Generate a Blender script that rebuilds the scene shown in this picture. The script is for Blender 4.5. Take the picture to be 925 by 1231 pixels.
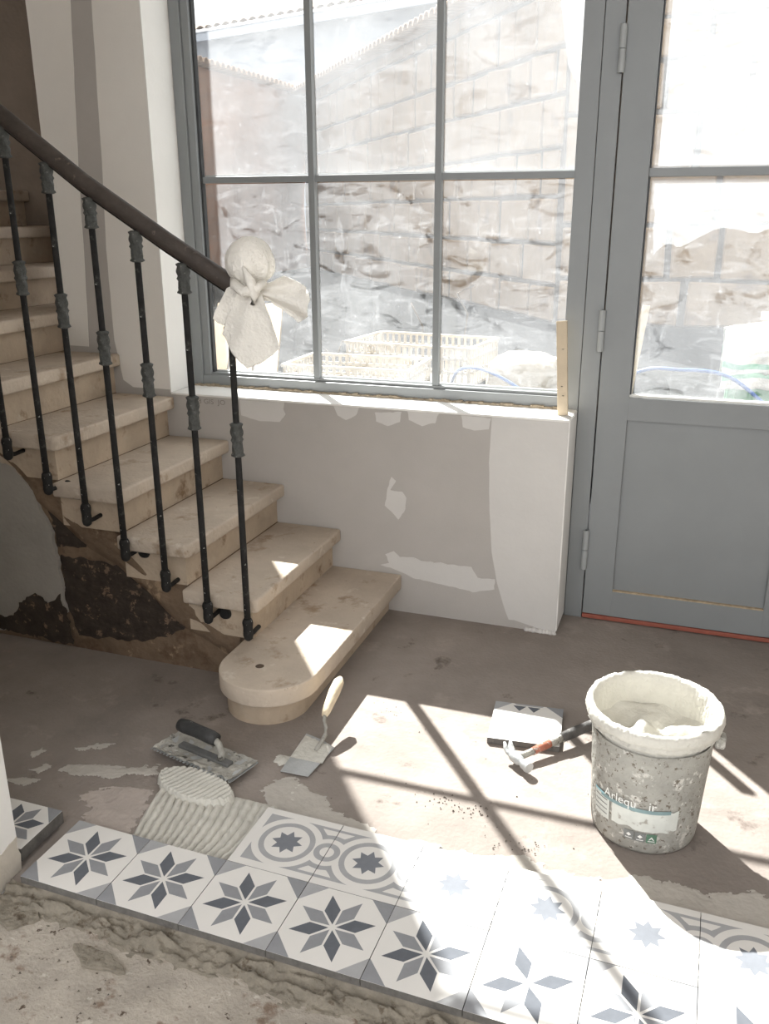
import bpy, bmesh, math, random
from mathutils import Vector, Matrix, noise
random.seed(7)
for o in list(bpy.data.objects): bpy.data.objects.remove(o)
sc = bpy.context.scene
COL = sc.collection
PI = math.pi

# ------------------------------------------------------------------ camera
FPX = 1062.43
CAM = Vector((1.2741, -1.4099, 1.4004)); YAW, PITCH, ROLL = -0.3383, -0.326, -0.0028
fwd = Vector((math.sin(YAW)*math.cos(PITCH), math.cos(YAW)*math.cos(PITCH), math.sin(PITCH)))
rgt = Vector((math.cos(YAW), -math.sin(YAW), 0)); up = rgt.cross(fwd)
r2 = math.cos(ROLL)*rgt + math.sin(ROLL)*up; u2 = -math.sin(ROLL)*rgt + math.cos(ROLL)*up
cd = bpy.data.cameras.new('camera'); cam = bpy.data.objects.new('camera', cd); COL.objects.link(cam)
cam.matrix_world = Matrix(((r2.x, u2.x, -fwd.x, CAM.x), (r2.y, u2.y, -fwd.y, CAM.y), (r2.z, u2.z, -fwd.z, CAM.z), (0, 0, 0, 1)))
cd.sensor_fit = 'VERTICAL'; cd.sensor_height = 36.0; cd.lens = 36.0*FPX/1231.0
cd.clip_start = 0.02; cd.clip_end = 200
sc.camera = cam

# ------------------------------------------------------------------ world, sun, exposure
SUNV = Vector((0.622, -0.787, -1.0)).normalized()
SUN_STRENGTH = 26.0
SKY_STRENGTH = 2.15
w = bpy.data.worlds.new('sky'); sc.world = w; w.use_nodes = True
bg = w.node_tree.nodes['Background']; bg.inputs[0].default_value = (0.97, 0.98, 1.0, 1); bg.inputs[1].default_value = SKY_STRENGTH
sl = bpy.data.lights.new('sun', 'SUN'); so = bpy.data.objects.new('sun', sl); COL.objects.link(so)
so.rotation_euler = SUNV.to_track_quat('-Z', 'Y').to_euler(); so.location = (-4, 7, 9)
sl.energy = SUN_STRENGTH; sl.angle = math.radians(0.55); sl.color = (1.0, 0.98, 0.95)
sc.view_settings.view_transform = 'Standard'; sc.view_settings.look = 'None'
sc.view_settings.gamma = 1.0; sc.view_settings.use_curve_mapping = False
sc.view_settings.exposure = 0.0

# ------------------------------------------------------------------ materials
def lin(c):
    return tuple(((v/255.0)/12.92 if v/255.0 <= 0.04045 else ((v/255.0+0.055)/1.055)**2.4) for v in c)
MATS = {}
def M(name, rgb, rough=0.8, var=0.15, scale=8.0, bump=0.0, bscale=60.0, spots=(), metal=0.0, detail=6.0):
    """noise-varied surface; spots = [(rgb, noise scale, threshold, softness)]"""
    if name in MATS: return MATS[name]
    m = bpy.data.materials.new(name); m.use_nodes = True; nt = m.node_tree; N = nt.nodes; L = nt.links
    b = N['Principled BSDF']; b.inputs['Roughness'].default_value = rough; b.inputs['Metallic'].default_value = metal
    b.inputs['Specular IOR Level'].default_value = 0.0 if name in ('gravel_ground', 'screed', 'tile_white', 'dried_adhesive') else (0.2 if rough > 0.7 else 0.5)
    tc = N.new('ShaderNodeTexCoord'); c = lin(rgb)
    n = N.new('ShaderNodeTexNoise'); n.inputs['Scale'].default_value = scale; n.inputs['Detail'].default_value = detail; n.inputs['Roughness'].default_value = 0.62
    L.new(tc.outputs['Object'], n.inputs['Vector'])
    r = N.new('ShaderNodeValToRGB'); L.new(n.outputs['Fac'], r.inputs[0])
    r.color_ramp.elements[0].position = 0.28; r.color_ramp.elements[1].position = 0.72
    r.color_ramp.elements[0].color = tuple(max(0, v*(1-var)) for v in c)+(1,)
    r.color_ramp.elements[1].color = tuple(min(1, v*(1+var)) for v in c)+(1,)
    out = r.outputs[0]
    for k, (sc_, s_, th, soft) in enumerate(spots):
        n2 = N.new('ShaderNodeTexNoise'); n2.inputs['Scale'].default_value = s_; n2.inputs['Detail'].default_value = 7.0; n2.inputs['Roughness'].default_value = 0.65
        mp = N.new('ShaderNodeMapping'); mp.inputs['Location'].default_value = (3.1*k+1.7, 5.3*k+0.4, 2.2*k)
        L.new(tc.outputs['Object'], mp.inputs['Vector']); L.new(mp.outputs[0], n2.inputs['Vector'])
        r2_ = N.new('ShaderNodeMapRange'); r2_.inputs['From Min'].default_value = th; r2_.inputs['From Max'].default_value = th+soft
        L.new(n2.outputs['Fac'], r2_.inputs['Value'])
        mx = N.new('ShaderNodeMixRGB'); L.new(r2_.outputs[0], mx.inputs[0]); L.new(out, mx.inputs[1]); mx.inputs[2].default_value = lin(sc_)+(1,)
        out = mx.outputs[0]
    L.new(out, b.inputs['Base Color'])
    if bump > 0:
        n3 = N.new('ShaderNodeTexNoise'); n3.inputs['Scale'].default_value = bscale; n3.inputs['Detail'].default_value = 5.0
        L.new(tc.outputs['Object'], n3.inputs['Vector'])
        bp = N.new('ShaderNodeBump'); bp.inputs['Strength'].default_value = bump; bp.inputs['Distance'].default_value = 0.01
        L.new(n3.outputs['Fac'], bp.inputs['Height']); L.new(bp.outputs[0], b.inputs['Normal'])
    MATS[name] = m; return m

screed = M('screed', (145, 136, 129), 0.9, 0.22, 3.0, 0.25, 90, spots=[((172, 160, 150), 5.0, 0.58, 0.16), ((150, 138, 130), 22, 0.60, 0.12), ((104, 94, 88), 9, 0.62, 0.1)])
concrete = M('old_concrete', (168, 160, 149), 0.95, 0.2, 7.0, 0.45, 110, spots=[((128, 112, 99), 9, 0.57, 0.06), ((196, 189, 178), 25, 0.62, 0.06), ((88, 76, 66), 34, 0.64, 0.03)])
plasterboard = M('plasterboard', (181, 176, 171), 0.9, 0.05, 4.0, 0.08, 200)
filler = M('filler', (208, 205, 201), 0.9, 0.035, 6.0, 0.1, 60)
whitepaint = M('white_paint', (234, 232, 228), 0.85, 0.03, 5.0, 0.08, 80)
pierfill = M('pier_filler', (230, 226, 220), 0.9, 0.04, 3.0, 0.06, 150)
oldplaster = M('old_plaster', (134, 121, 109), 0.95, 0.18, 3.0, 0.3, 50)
ceilmat = M('ceiling_paint', (222, 216, 208), 0.9, 0.03, 3.0)
greypaint = M('grey_paint', (136, 139, 140), 0.42, 0.05, 5.0, 0.04, 300, spots=[((150, 155, 156), 60, 0.74, 0.03)])
gasket = M('gasket', (66, 68, 70), 0.6, 0.2, 30)
red = M('red_strip', (150, 84, 68), 0.6, 0.15, 20)
stone = M('step_stone', (191, 177, 161), 0.85, 0.14, 6.0, 0.35, 70, spots=[((158, 138, 117), 9, 0.56, 0.12), ((205, 194, 180), 16, 0.60, 0.08), ((120, 102, 86), 45, 0.68, 0.05)])
riser_m = M('riser_stone', (183, 166, 146), 0.88, 0.16, 7.0, 0.35, 60, spots=[((186, 172, 154), 12, 0.58, 0.1), ((132, 110, 88), 10, 0.58, 0.12)])
stringer_m = M('stringer_render', (118, 100, 83), 0.95, 0.3, 7.0, 0.7, 40, spots=[((94, 76, 61), 8, 0.50, 0.12), ((156, 134, 110), 14, 0.60, 0.06)])
tar = M('tar', (62, 54, 48), 0.85, 0.4, 20, 0.7, 60, spots=[((120, 100, 84), 26, 0.58, 0.05)])
oldpatch = M('old_grey_plaster', (152, 147, 140), 0.95, 0.1, 6.0, 0.25, 60)
iron = M('wrought_iron', (40, 39, 38), 0.72, 0.35, 30, 0.25, 120, spots=[((215, 212, 205), 75, 0.675, 0.02), ((80, 80, 76), 25, 0.60, 0.1)])
ironc = M('collar_iron', (70, 71, 68), 0.65, 0.4, 50, 0.6, 140, spots=[((130, 130, 124), 60, 0.62, 0.05)])
railwood = M('rail_wood', (66, 58, 53), 0.6, 0.4, 14, 0.3, 60, spots=[((112, 100, 90), 40, 0.62, 0.1)])
paper = M('paper_towel', (238, 234, 226), 0.9, 0.04, 12, 0.5, 130)
tile_white = M('tile_white', (222, 219, 214), 0.75, 0.025, 10, 0.03, 200)
tile_dark = M('tile_dark_grey', (99, 102, 108), 0.75, 0.10, 40)
tile_mid = M('tile_mid_grey', (142, 143, 146), 0.75, 0.07, 40)
tile_light = M('tile_light_grey', (166, 166, 167), 0.75, 0.06, 40)
tile_side = M('tile_body', (104, 101, 97), 0.9, 0.25, 40, 0.4, 80)
adh = M('tile_adhesive', (206, 203, 194), 0.85, 0.07, 20, 0.35, 120)
adh_thin = M('dried_adhesive', (186, 180, 172), 0.92, 0.10, 14, 0.4, 60)
mortar = M('mortar', (132, 125, 113), 0.95, 0.25, 25, 0.8, 70, spots=[((96, 86, 74), 30, 0.58, 0.08)])
bucket_m = M('bucket_plastic', (158, 156, 149), 0.78, 0.2, 9, 0.6, 60, spots=[((200, 197, 190), 30, 0.57, 0.05), ((112, 104, 94), 80, 0.57, 0.05), ((90, 138, 190), 24, 0.725, 0.01)])
steel = M('dirty_steel', (176, 178, 178), 0.45, 0.15, 12, 0.2, 80, metal=0.35, spots=[((214, 212, 205), 18, 0.58, 0.06)])
caked = M('caked_metal', (168, 165, 157), 0.9, 0.25, 30, 0.7, 90, spots=[((95, 92, 88), 30, 0.58, 0.06)])
blackgrip = M('black_grip', (52, 52, 52), 0.6, 0.3, 30, 0.3, 80, spots=[((160, 156, 150), 60, 0.68, 0.03)])
creamgrip = M('cream_handle', (214, 198, 170), 0.6, 0.12, 20, 0.2, 90, spots=[((120, 100, 76), 60, 0.66, 0.05)])
orange = M('orange_grip', (172, 110, 90), 0.75, 0.2, 30, spots=[((190, 182, 172), 60, 0.54, 0.06), ((110, 100, 92), 50, 0.6, 0.05)])
wood = M('pine', (206, 190, 166), 0.8, 0.1, 10, 0.15, 60)
chalk = M('pale_stone', (176, 166, 150), 0.9, 0.12, 9, 0.6, 20)
crate_m = M('crate_plastic', (186, 176, 160), 0.6, 0.04, 6)
blue = M('blue_pipe', (50, 92, 156), 0.5, 0.1, 8)
greenplastic = M('green_plastic', (108, 156, 126), 0.5, 0.08, 8)
earth = M('gravel_ground', (52, 52, 52), 0.95, 0.25, 5, 0.8, 25)
rubble = M('wall_stone', (158, 138, 116), 0.95, 0.16, 3.5, 0.7, 14, spots=[((128, 110, 94), 4, 0.56, 0.1)])
joint = M('wall_joint', (98, 92, 86), 0.95, 0.15, 6, 0.6, 20)
render_pink = M('garden_render', (164, 128, 106), 0.95, 0.18, 2.0, 0.5, 12)
roofm = M('roof_tile', (176, 152, 132), 0.9, 0.18, 4)
housewhite = M('house_render', (172, 176, 184), 0.9, 0.04, 2)
teal = M('label_teal', (128, 150, 152), 0.7, 0.15, 30)
label_w = M('label_pale', (206, 208, 202), 0.7, 0.1, 30, spots=[((160, 156, 148), 40, 0.6, 0.06)])
label_g = M('label_green', (92, 124, 104), 0.7, 0.15, 30)
label_d = M('label_dark', (124, 126, 124), 0.7, 0.15, 40)
letter = M('letter_white', (232, 232, 228), 0.7, 0.08, 60)
stamp = M('stamp_ink', (140, 134, 128), 0.9, 0.1, 60)

def glass_mat(name, lo, hi, off, smear=0.10):
    """dusty, hand-smeared pane: transparent with a thin scattering film of dust"""
    m = bpy.data.materials.new(name); m.use_nodes = True; nt = m.node_tree; N = nt.nodes; L = nt.links
    N.remove(N['Principled BSDF']); out = N['Material Output']
    tc = N.new('ShaderNodeTexCoord')
    def noi(scale, detail, dist, rough, sc_, rot):
        mp = N.new('ShaderNodeMapping'); mp.inputs['Location'].default_value = off; mp.inputs['Scale'].default_value = sc_; mp.inputs['Rotation'].default_value = (0, rot, 0)
        L.new(tc.outputs['Object'], mp.inputs['Vector'])
        q = N.new('ShaderNodeTexNoise'); q.inputs['Scale'].default_value = scale; q.inputs['Detail'].default_value = detail; q.inputs['Distortion'].default_value = dist; q.inputs['Roughness'].default_value = rough
        L.new(mp.outputs[0], q.inputs['Vector']); return q.outputs['Fac']
    a = noi(3.2, 4, 0.4, 0.55, (1, 1, 1), 0)
    s = noi(24, 8, 1.2, 0.6, (0.32, 1, 1), 0.6)
    s2 = noi(26, 8, 1.6, 0.60, (1, 1, 0.28), -0.25)
    d = noi(14, 7, 1.4, 0.6, (0.45, 1, 1), -0.5)
    sp = noi(85, 2, 0.2, 0.5, (1, 1, 0.7), 0.3)
    def mr(src, f0, f1, t0, t1):
        r = N.new('ShaderNodeMapRange'); L.new(src, r.inputs['Value'])
        for k, v in zip(('From Min', 'From Max', 'To Min', 'To Max'), (f0, f1, t0, t1)): r.inputs[k].default_value = v
        return r.outputs[0]
    def mth(op, x, y):
        q = N.new('ShaderNodeMath'); q.operation = op; q.use_clamp = True
        for i, v in enumerate((x, y)):
            if isinstance(v, (int, float)): q.inputs[i].default_value = v
            else: L.new(v, q.inputs[i])
        return q.outputs[0]
    f = mth('ADD', mr(a, 0.32, 0.68, lo, hi), mr(s, 0.54, 0.68, 0.0, smear))
    f = mth('ADD', f, mr(s2, 0.58, 0.70, 0.0, smear))
    f = mth('SUBTRACT', f, mr(d, 0.55, 0.64, 0.0, smear))
    f = mth('ADD', f, mr(sp, 0.70, 0.73, 0.0, 0.16))
    f = mth('MAXIMUM', f, 0.012)
    tr = N.new('ShaderNodeBsdfTransparent'); tr.inputs[0].default_value = (0.95, 0.965, 0.965, 1)
    tl = N.new('ShaderNodeBsdfTranslucent'); tl.inputs[0].default_value = (0.50, 0.515, 0.53, 1)
    df = N.new('ShaderNodeBsdfDiffuse'); df.inputs[0].default_value = (0.60, 0.61, 0.61, 1)
    ml = N.new('ShaderNodeMixShader'); ml.inputs[0].default_value = 0.75; L.new(tl.outputs[0], ml.inputs[2]); L.new(df.outputs[0], ml.inputs[1])
    mx = N.new('ShaderNodeMixShader'); L.new(f, mx.inputs[0]); L.new(tr.outputs[0], mx.inputs[1]); L.new(ml.outputs[0], mx.inputs[2])
    gl = N.new('ShaderNodeBsdfGlossy'); gl.inputs['Roughness'].default_value = 0.03
    mg = N.new('ShaderNodeMixShader'); mg.inputs[0].default_value = 0.03; L.new(mx.outputs[0], mg.inputs[1]); L.new(gl.outputs[0], mg.inputs[2])
    L.new(mg.outputs[0], out.inputs['Surface'])
    return m

# ------------------------------------------------------------------ mesh helpers
ORG = {}
def tag(o, label=None, cat=None, group=None, kind=None):
    for k, v in (('label', label), ('category', cat), ('group', group), ('kind', kind)):
        if v: o[k] = v
    return o
def thing(name, loc, label, cat, group=None, rotz=0.0, kind=None):
    o = bpy.data.objects.new(name, None); COL.objects.link(o); o.location = loc; o.rotation_euler = (0, 0, rotz)
    o.empty_display_size = 0.05; ORG[o.name] = Vector(loc); return tag(o, label, cat, group, kind)
class MB:
    def __init__(s): s.v = []; s.f = []; s.m = []
    def add(s, vs, fs, mi=0):
        n = len(s.v); s.v += [tuple(v) for v in vs]; s.f += [tuple(i+n for i in f) for f in fs]; s.m += [mi]*len(fs); return s
    def box(s, x0, x1, y0, y1, z0, z1, mi=0):
        return s.add([(x0,y0,z0),(x1,y0,z0),(x1,y1,z0),(x0,y1,z0),(x0,y0,z1),(x1,y0,z1),(x1,y1,z1),(x0,y1,z1)],
                     [(0,3,2,1),(4,5,6,7),(0,1,5,4),(1,2,6,5),(2,3,7,6),(3,0,4,7)], mi)
    def lathe(s, prof, n=20, c=(0,0,0), mi=0, cap=True):
        k = len(prof); vs = []
        for r, z in prof:
            for i in range(n):
                a = 2*PI*i/n; vs.append((c[0]+r*math.cos(a), c[1]+r*math.sin(a), c[2]+z))
        fs = [(j*n+i, j*n+(i+1) % n, (j+1)*n+(i+1) % n, (j+1)*n+i) for j in range(k-1) for i in range(n)]
        if cap: fs += [tuple(range(n))[::-1], tuple((k-1)*n+i for i in range(n))]
        return s.add(vs, fs, mi)
    def tube(s, pts, rad, n=10, mi=0, flat=1.0, upv=(0,0,1)):
        pts = [Vector(p) for p in pts]; vs = []; k = len(pts); rr = rad if hasattr(rad, '__len__') else [rad]*k
        for i, p in enumerate(pts):
            t = (pts[min(i+1, k-1)]-pts[max(i-1, 0)]).normalized(); a = Vector(upv)
            if abs(t.dot(a)) > 0.95: a = Vector((1, 0, 0))
            e1 = t.cross(a).normalized(); e2 = e1.cross(t)
            for j in range(n):
                g = 2*PI*j/n; vs.append(p+e1*math.cos(g)*rr[i]+e2*math.sin(g)*rr[i]*flat)
        fs = [(i*n+j, i*n+(j+1) % n, (i+1)*n+(j+1) % n, (i+1)*n+j) for i in range(k-1) for j in range(n)]
        fs += [tuple(range(n))[::-1], tuple((k-1)*n+j for j in range(n))]
        return s.add(vs, fs, mi)
    def prism(s, poly, h0, h1, axis='z', mi=0):
        n = len(poly)
        def P(a, b, h): return (a, b, h) if axis == 'z' else ((a, h, b) if axis == 'y' else (h, a, b))
        vs = [P(a, b, h0) for a, b in poly]+[P(a, b, h1) for a, b in poly]
        fs = [tuple(range(n))[::-1], tuple(range(n, 2*n))]+[(i, (i+1) % n, n+(i+1) % n, n+i) for i in range(n)]
        return s.add(vs, fs, mi)
    def flat(s, poly, z, mi=0):
        return s.add([(a, b, z) for a, b in poly], [tuple(range(len(poly)))], mi)
    def grid(s, fn, nu, nv, mi=0):
        vs = [fn(i/(nu-1), j/(nv-1)) for j in range(nv) for i in range(nu)]
        return s.add(vs, [(j*nu+i, j*nu+i+1, (j+1)*nu+i+1, (j+1)*nu+i) for j in range(nv-1) for i in range(nu-1)], mi)
    def build(s, name, mats, parent=None, smooth=False, local=False, bevel=0.0, seg=2, fix=True, autosm=False):
        me = bpy.data.meshes.new(name); vs = s.v
        if not local:
            if parent is not None: o_ = ORG.get(parent.name, Vector((0, 0, 0)))
            else:
                xs = [v[0] for v in vs]; ys = [v[1] for v in vs]
                o_ = Vector(((min(xs)+max(xs))/2, (min(ys)+max(ys))/2, min(v[2] for v in vs)))
            vs = [(v[0]-o_.x, v[1]-o_.y, v[2]-o_.z) for v in vs]
        me.from_pydata(vs, [], s.f); mats = mats if isinstance(mats, (list, tuple)) else [mats]
        for m in mats: me.materials.append(m)
        if len(mats) > 1: me.polygons.foreach_set('material_index', s.m)
        if fix or bevel > 0:
            bm = bmesh.new(); bm.from_mesh(me)
            if bevel > 0:
                bmesh.ops.remove_doubles(bm, verts=bm.verts, dist=1e-6)
                es = [e for e in bm.edges if len(e.link_faces) == 2 and e.calc_face_angle(0) > 0.6]
                bmesh.ops.bevel(bm, geom=es, offset=bevel, segments=seg, profile=0.5, affect='EDGES', clamp_overlap=True)
            bmesh.ops.recalc_face_normals(bm, faces=bm.faces); bm.to_mesh(me); bm.free()
        if smooth:
            me.polygons.foreach_set('use_smooth', [True]*len(me.polygons))
            if autosm:
                me.set_sharp_from_angle(angle=math.radians(40))
        me.update()
        ob = bpy.data.objects.new(name, me); COL.objects.link(ob)
        if parent is not None: ob.parent = parent; ORG[ob.name] = Vector((0,0,0)) if local else ORG.get(parent.name, Vector((0,0,0)))
        elif not local: ob.location = o_; ORG[ob.name] = Vector(o_)
        else: ORG[ob.name] = Vector((0,0,0))
        return ob
def sub(ob, name, parent):   # a further object sharing mesh data
    c = bpy.data.objects.new(name, ob.data); COL.objects.link(c); c.parent = parent; return c
def rough_poly(poly, amp, step, seed):
    out = []; n = len(poly); L = 0.0
    for i in range(n):
        a = Vector(poly[i]); b = Vector(poly[(i+1) % n]); d = b-a; k = max(1, int(d.length/step)); nn = Vector((-d.y, d.x)).normalized()
        for j in range(k):
            q = a+d*(j/k); w_ = noise.noise(Vector((q.x*0.45/step+seed, q.y*0.45/step, seed*1.3)))+0.6*noise.noise(Vector((q.x/step+seed, q.y/step, 9)))
            out.append(tuple(q+nn*w_*amp))
    return out
def smooth_poly(poly, it=2):
    for _ in range(it):
        out = []; n = len(poly)
        for i in range(n):
            a = poly[i]; b = poly[(i+1) % n]
            out += [(a[0]*.75+b[0]*.25, a[1]*.75+b[1]*.25), (a[0]*.25+b[0]*.75, a[1]*.25+b[1]*.75)]
        poly = out
    return poly
def circ(cx, cy, r, n=36, a0=0, a1=360):
    k = n if a1-a0 == 360 else n+1
    return [(cx+r*math.cos(math.radians(a0+(a1-a0)*i/n)), cy+r*math.sin(math.radians(a0+(a1-a0)*i/n))) for i in range(k)]
def nz(x, y, z=0.0): return noise.noise(Vector((x, y, z)))

# ================================================================== SETTING
WY, FY = 1.4318, 1.5971          # wall face / frame face
XR, XLP, XWE = -0.578, -1.03, 0.9087
ZS = 0.765
CEIL = 2.95
# floor: screed behind the tiled strip, old concrete in front
fl = MB().box(-3.2, 3.2, -0.19, 2.6, -0.12, 0.0).build('floor', screed); tag(fl, 'brown dusty screed floor waiting for tiles', None, None, 'structure')
def conc(u, v):
    x = -3.2+6.4*u; y = -4.2+4.02*v
    h = 0.0
    if -0.7 < x < 2.2 and y > -1.3:
        h = 0.007*nz(x*5, y*5)+0.004*nz(x*16, y*16)+0.0025*nz(x*45, y*45)-0.002
    return (x, y, h-0.004)
def conc_grid():
    mb = MB()
    xs = [-3.2, -2, -1.2]+[-0.7+0.0125*i for i in range(233)]+[2.6, 3.2]
    ys = [-4.2, -3, -2, -1.4]+[-1.1+0.0125*i for i in range(75)]
    nu, nv = len(xs), len(ys)
    def H(x, y):
        e = 1.0 if (-0.7 < x < 2.2 and y > -1.1) else 0.0
        return e*(0.004*nz(x*5, y*5)+0.0028*nz(x*16, y*16, 3)+0.0035*nz(x*50, y*50, 7)-0.006*max(0, nz(x*22, y*22, 11)-.35))-0.016
    vs = [(x, y, H(x, y)) for y in ys for x in xs]
    mb.add(vs, [(j*nu+i, j*nu+i+1, (j+1)*nu+i+1, (j+1)*nu+i) for j in range(nv-1) for i in range(nu-1)])
    return mb
fc = conc_grid().build('floor', concrete, smooth=True, fix=False); tag(fc, 'rough pale old concrete floor in the foreground', None, None, 'structure')

# window wall: parapet under the window, pier, lintel, wall right of the door
wb = MB().box(-3.2, XR, WY+0.0, 1.78, 0, 0.6).box(XR-0.0, XWE, WY, 1.585, 0, ZS-0.006).box(XR, XWE-0.04, 1.585, 1.78, 0, ZS-0.02)
wb.box(XLP, XR, WY, 1.645, 0.6, CEIL).box(XR, 1.80, WY, 1.66, 2.80, CEIL).box(1.80, 3.2, WY, 1.70, 0, CEIL)
wback = wb.build('wall_back', plasterboard); tag(wback, 'bare beige plasterboard wall below and beside the window', None, None, 'structure')
# filler patches (thin skim coats with their own outline)
def patch(poly, seed, m=filler, y=WY, t=0.0015, amp=0.004, step=0.012, par=wback, name='filler_patch', sm=0):
    if sm: poly = smooth_poly(poly, sm)
    return MB().prism(rough_poly(poly, amp, step, seed), y-t, y+0.001, 'y').build(name, m, par)
patch([(.655,.76),(.651,.599),(.658,.425),(.672,.278),(.693,.171),(.719,.086),(.742,.03),(.763,.03),(.876,.006),(XWE,.006),(XWE,.76)], 3, amp=0.002, step=0.03)
patch([(.3,.515),(.317,.503),(.296,.466),(.341,.465),(.357,.443),(.354,.402),(.329,.361),(.276,.407),(.287,.471)], 5)
patch([(.276,.222),(.309,.235),(.333,.218),(.386,.221),(.413,.211),(.6,.212),(.624,.173),(.689,.176),(.686,.137),(.608,.117),(.485,.131),(.387,.14),(.331,.161),(.259,.174),(.292,.187)], 8)
for k, q in enumerate([[(.085,.757),(.181,.757),(.17,.728),(.132,.71),(.099,.723)], [(.24,.744),(.338,.753),(.332,.717),(.288,.699),(.247,.713)],
                       [(.359,.757),(.472,.757),(.459,.724),(.413,.708),(.366,.727)], [(.549,.757),(.652,.753),(.645,.716),(.595,.706),(.557,.716)]]):
    patch(q, 11+k, amp=0.003, step=0.01)
patch([(-.287,.753),(-.107,.757),(-.111,.731),(-.104,.713),(-.128,.684),(-.209,.681),(-.285,.697)], 21, amp=0.002)
# lighter skim bands on the pier, leaving a bare strip between them
patch([(XLP,CEIL-.2),(XLP,.92),(-.925,.92),(-.905,1.19),(-.885,1.56),(-.846,2.09),(-.83,CEIL-.2)], 31, pierfill, amp=0.002, step=0.05)
patch([(-.755,CEIL-.2),(-.762,2.08),(-.784,1.56),(-.801,1.28),(-.806,.95),(-.782,.80),(-.74,.775),(XR,.775),(XR,CEIL-.2)], 33, pierfill, amp=0.002, step=0.05)
MB().box(XR, XR+0.004, WY-0.002, FY+0.01, ZS, 2.80).build('reveal_lining', whitepaint, wback)
MB().box(XWE, XWE+0.004, WY-0.0015, 1.60, 0.012, ZS-0.004).build('reveal_lining', whitepaint, wback)
# lumpy plaster at the foot of the wall end
mbp = MB()
for k in range(9):
    x = XWE-0.10+0.012*k; s_ = 0.008+0.006*random.random()
    mbp.lathe([(0.001, s_*1.2), (s_*.7, s_*.9), (s_, s_*.4), (s_*1.1, 0)][::-1], 8, (x, WY-0.004, 0))
mbp.build('plaster_lump', filler, wback, smooth=True)

# stamped lettering on the plasterboard
def text_mesh(body, size, ext=0.0):
    cu = bpy.data.curves.new('t', 'FONT'); cu.body = body; cu.size = size; cu.extrude = ext; cu.resolution_u = 3
    o = bpy.data.objects.new('t', cu); COL.objects.link(o)
    dg = bpy.context.evaluated_depsgraph_get(); me = bpy.data.meshes.new_from_object(o.evaluated_get(dg))
    vs = [tuple(v.co) for v in me.vertices]; fs = [tuple(p.vertices) for p in me.polygons]
    bpy.data.objects.remove(o); bpy.data.curves.remove(cu); bpy.data.meshes.remove(me)
    return vs, fs
vs, fs = text_mesh('8 GIS  JO', 0.026)
MB().add([(-.462+v[0]*1.15, WY-0.0006, .731+v[1]) for v in vs], fs).build('stamped_lettering', stamp, wback, fix=False)

# sill
sill = MB().box(XR+0.004, XWE+0.002, WY-0.004, FY+0.004, ZS-0.008, ZS).build('trim_1', whitepaint, bevel=0.002); tag(sill, 'thin white window sill catching the sun', None, None, 'structure')
mbs = MB()
for i in range(95):
    x = XR+0.01+i*0.0152; d_ = 0.010+0.008*random.random()
    mbs.box(x, x+0.0152, FY-d_, FY+0.004, ZS-0.001, ZS+0.004+0.006*random.random())
mbs.build('mortar_joint', M('crumbly_joint', (176, 162, 142), 0.95, 0.3, 60, 0.6, 90, spots=[((110, 92, 72), 50, 0.6, 0.05)]), sill)

# pier side: dark stairwell
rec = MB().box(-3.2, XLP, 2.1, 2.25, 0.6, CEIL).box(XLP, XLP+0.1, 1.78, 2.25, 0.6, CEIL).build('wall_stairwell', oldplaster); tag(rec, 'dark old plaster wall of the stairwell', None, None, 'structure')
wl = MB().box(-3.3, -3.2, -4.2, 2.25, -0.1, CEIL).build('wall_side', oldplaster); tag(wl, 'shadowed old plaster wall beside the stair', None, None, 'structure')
wr = MB().box(3.2, 3.3, -4.2, 1.78, -0.1, CEIL).build('wall_right', whitepaint); tag(wr, 'white side wall of the room', None, None, 'structure')
ce = MB().box(-3.3, 3.3, -1.6, 1.70, CEIL, CEIL+0.1).box(-3.3, XLP+.1, 1.70, 2.25, CEIL, CEIL+.1).build('ceiling', ceilmat); tag(ce, 'pale plaster ceiling', None, None, 'structure')
# white wall end in the left foreground
wj = MB().box(-1.5, -0.043, -0.34, -0.14, -0.02, CEIL).build('wall_left', whitepaint, bevel=0.004); tag(wj, 'white painted wall end in the left foreground', None, None, 'structure')
pj = rough_poly([(-.345,-.01),(-.345,.085),(-.29,.10),(-.24,.095),(-.19,.078),(-.141,.088),(-.141,-.01)], 0.006, 0.012, 4)
MB().prism(pj, -0.0435, -0.0415, 'x').build('bare_plaster', M('bare_plaster', (196, 188, 176), 0.95, 0.12, 20, 0.3, 60), wj)

# ------------------------------------------------------------------ window
win = thing('window_1', (0.14, FY, ZS), None, None, kind='structure'); win['label'] = 'grey metal window with dusty panes above the sill'
YG = 1.632
m1, m2, XL, XRW = -0.057, 0.403, -0.492, 0.853
rails = [0.816, 1.516, 2.33, 2.76]
G = greypaint
b = MB().box(-.574, -.532, FY, 1.645, ZS+.002, 2.80)
b.build('frame_jamb', G, win, bevel=0.003)
MB().box(-.532, -.500, FY+.008, 1.642, ZS+.02, 2.80).build('sash_stile', G, win, bevel=0.003)
MB().box(-.500, XL, FY+.020, 1.638, rails[0], 2.78).build('glazing_gasket', gasket, win)
MB().box(XRW, .9135, FY, 1.66, 0.0, 2.80).build('frame_jamb', G, win, bevel=0.002)
MB().box(-.532, XRW, FY, 1.66, ZS+.002, .806).build('bottom_rail', G, win, bevel=0.003)
MB().box(-.500, XRW, FY+.012, 1.655, .806, .816).build('glazing_bead', G, win, bevel=0.001)
MB().box(-.532, XRW, FY, 1.66, 2.76, 2.80).build('top_rail', G, win)
for x in (m1, m2):
    MB().box(x-.0115, x+.0115, FY+.014, 1.640, .816, 2.76).build('muntin', G, win, bevel=0.0015)
for z in (1.516, 2.33):
    MB().box(XL, XRW, FY+.022, 1.635, z-.011, z+.011).build('transom_bar', G, win, bevel=0.0015)
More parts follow.
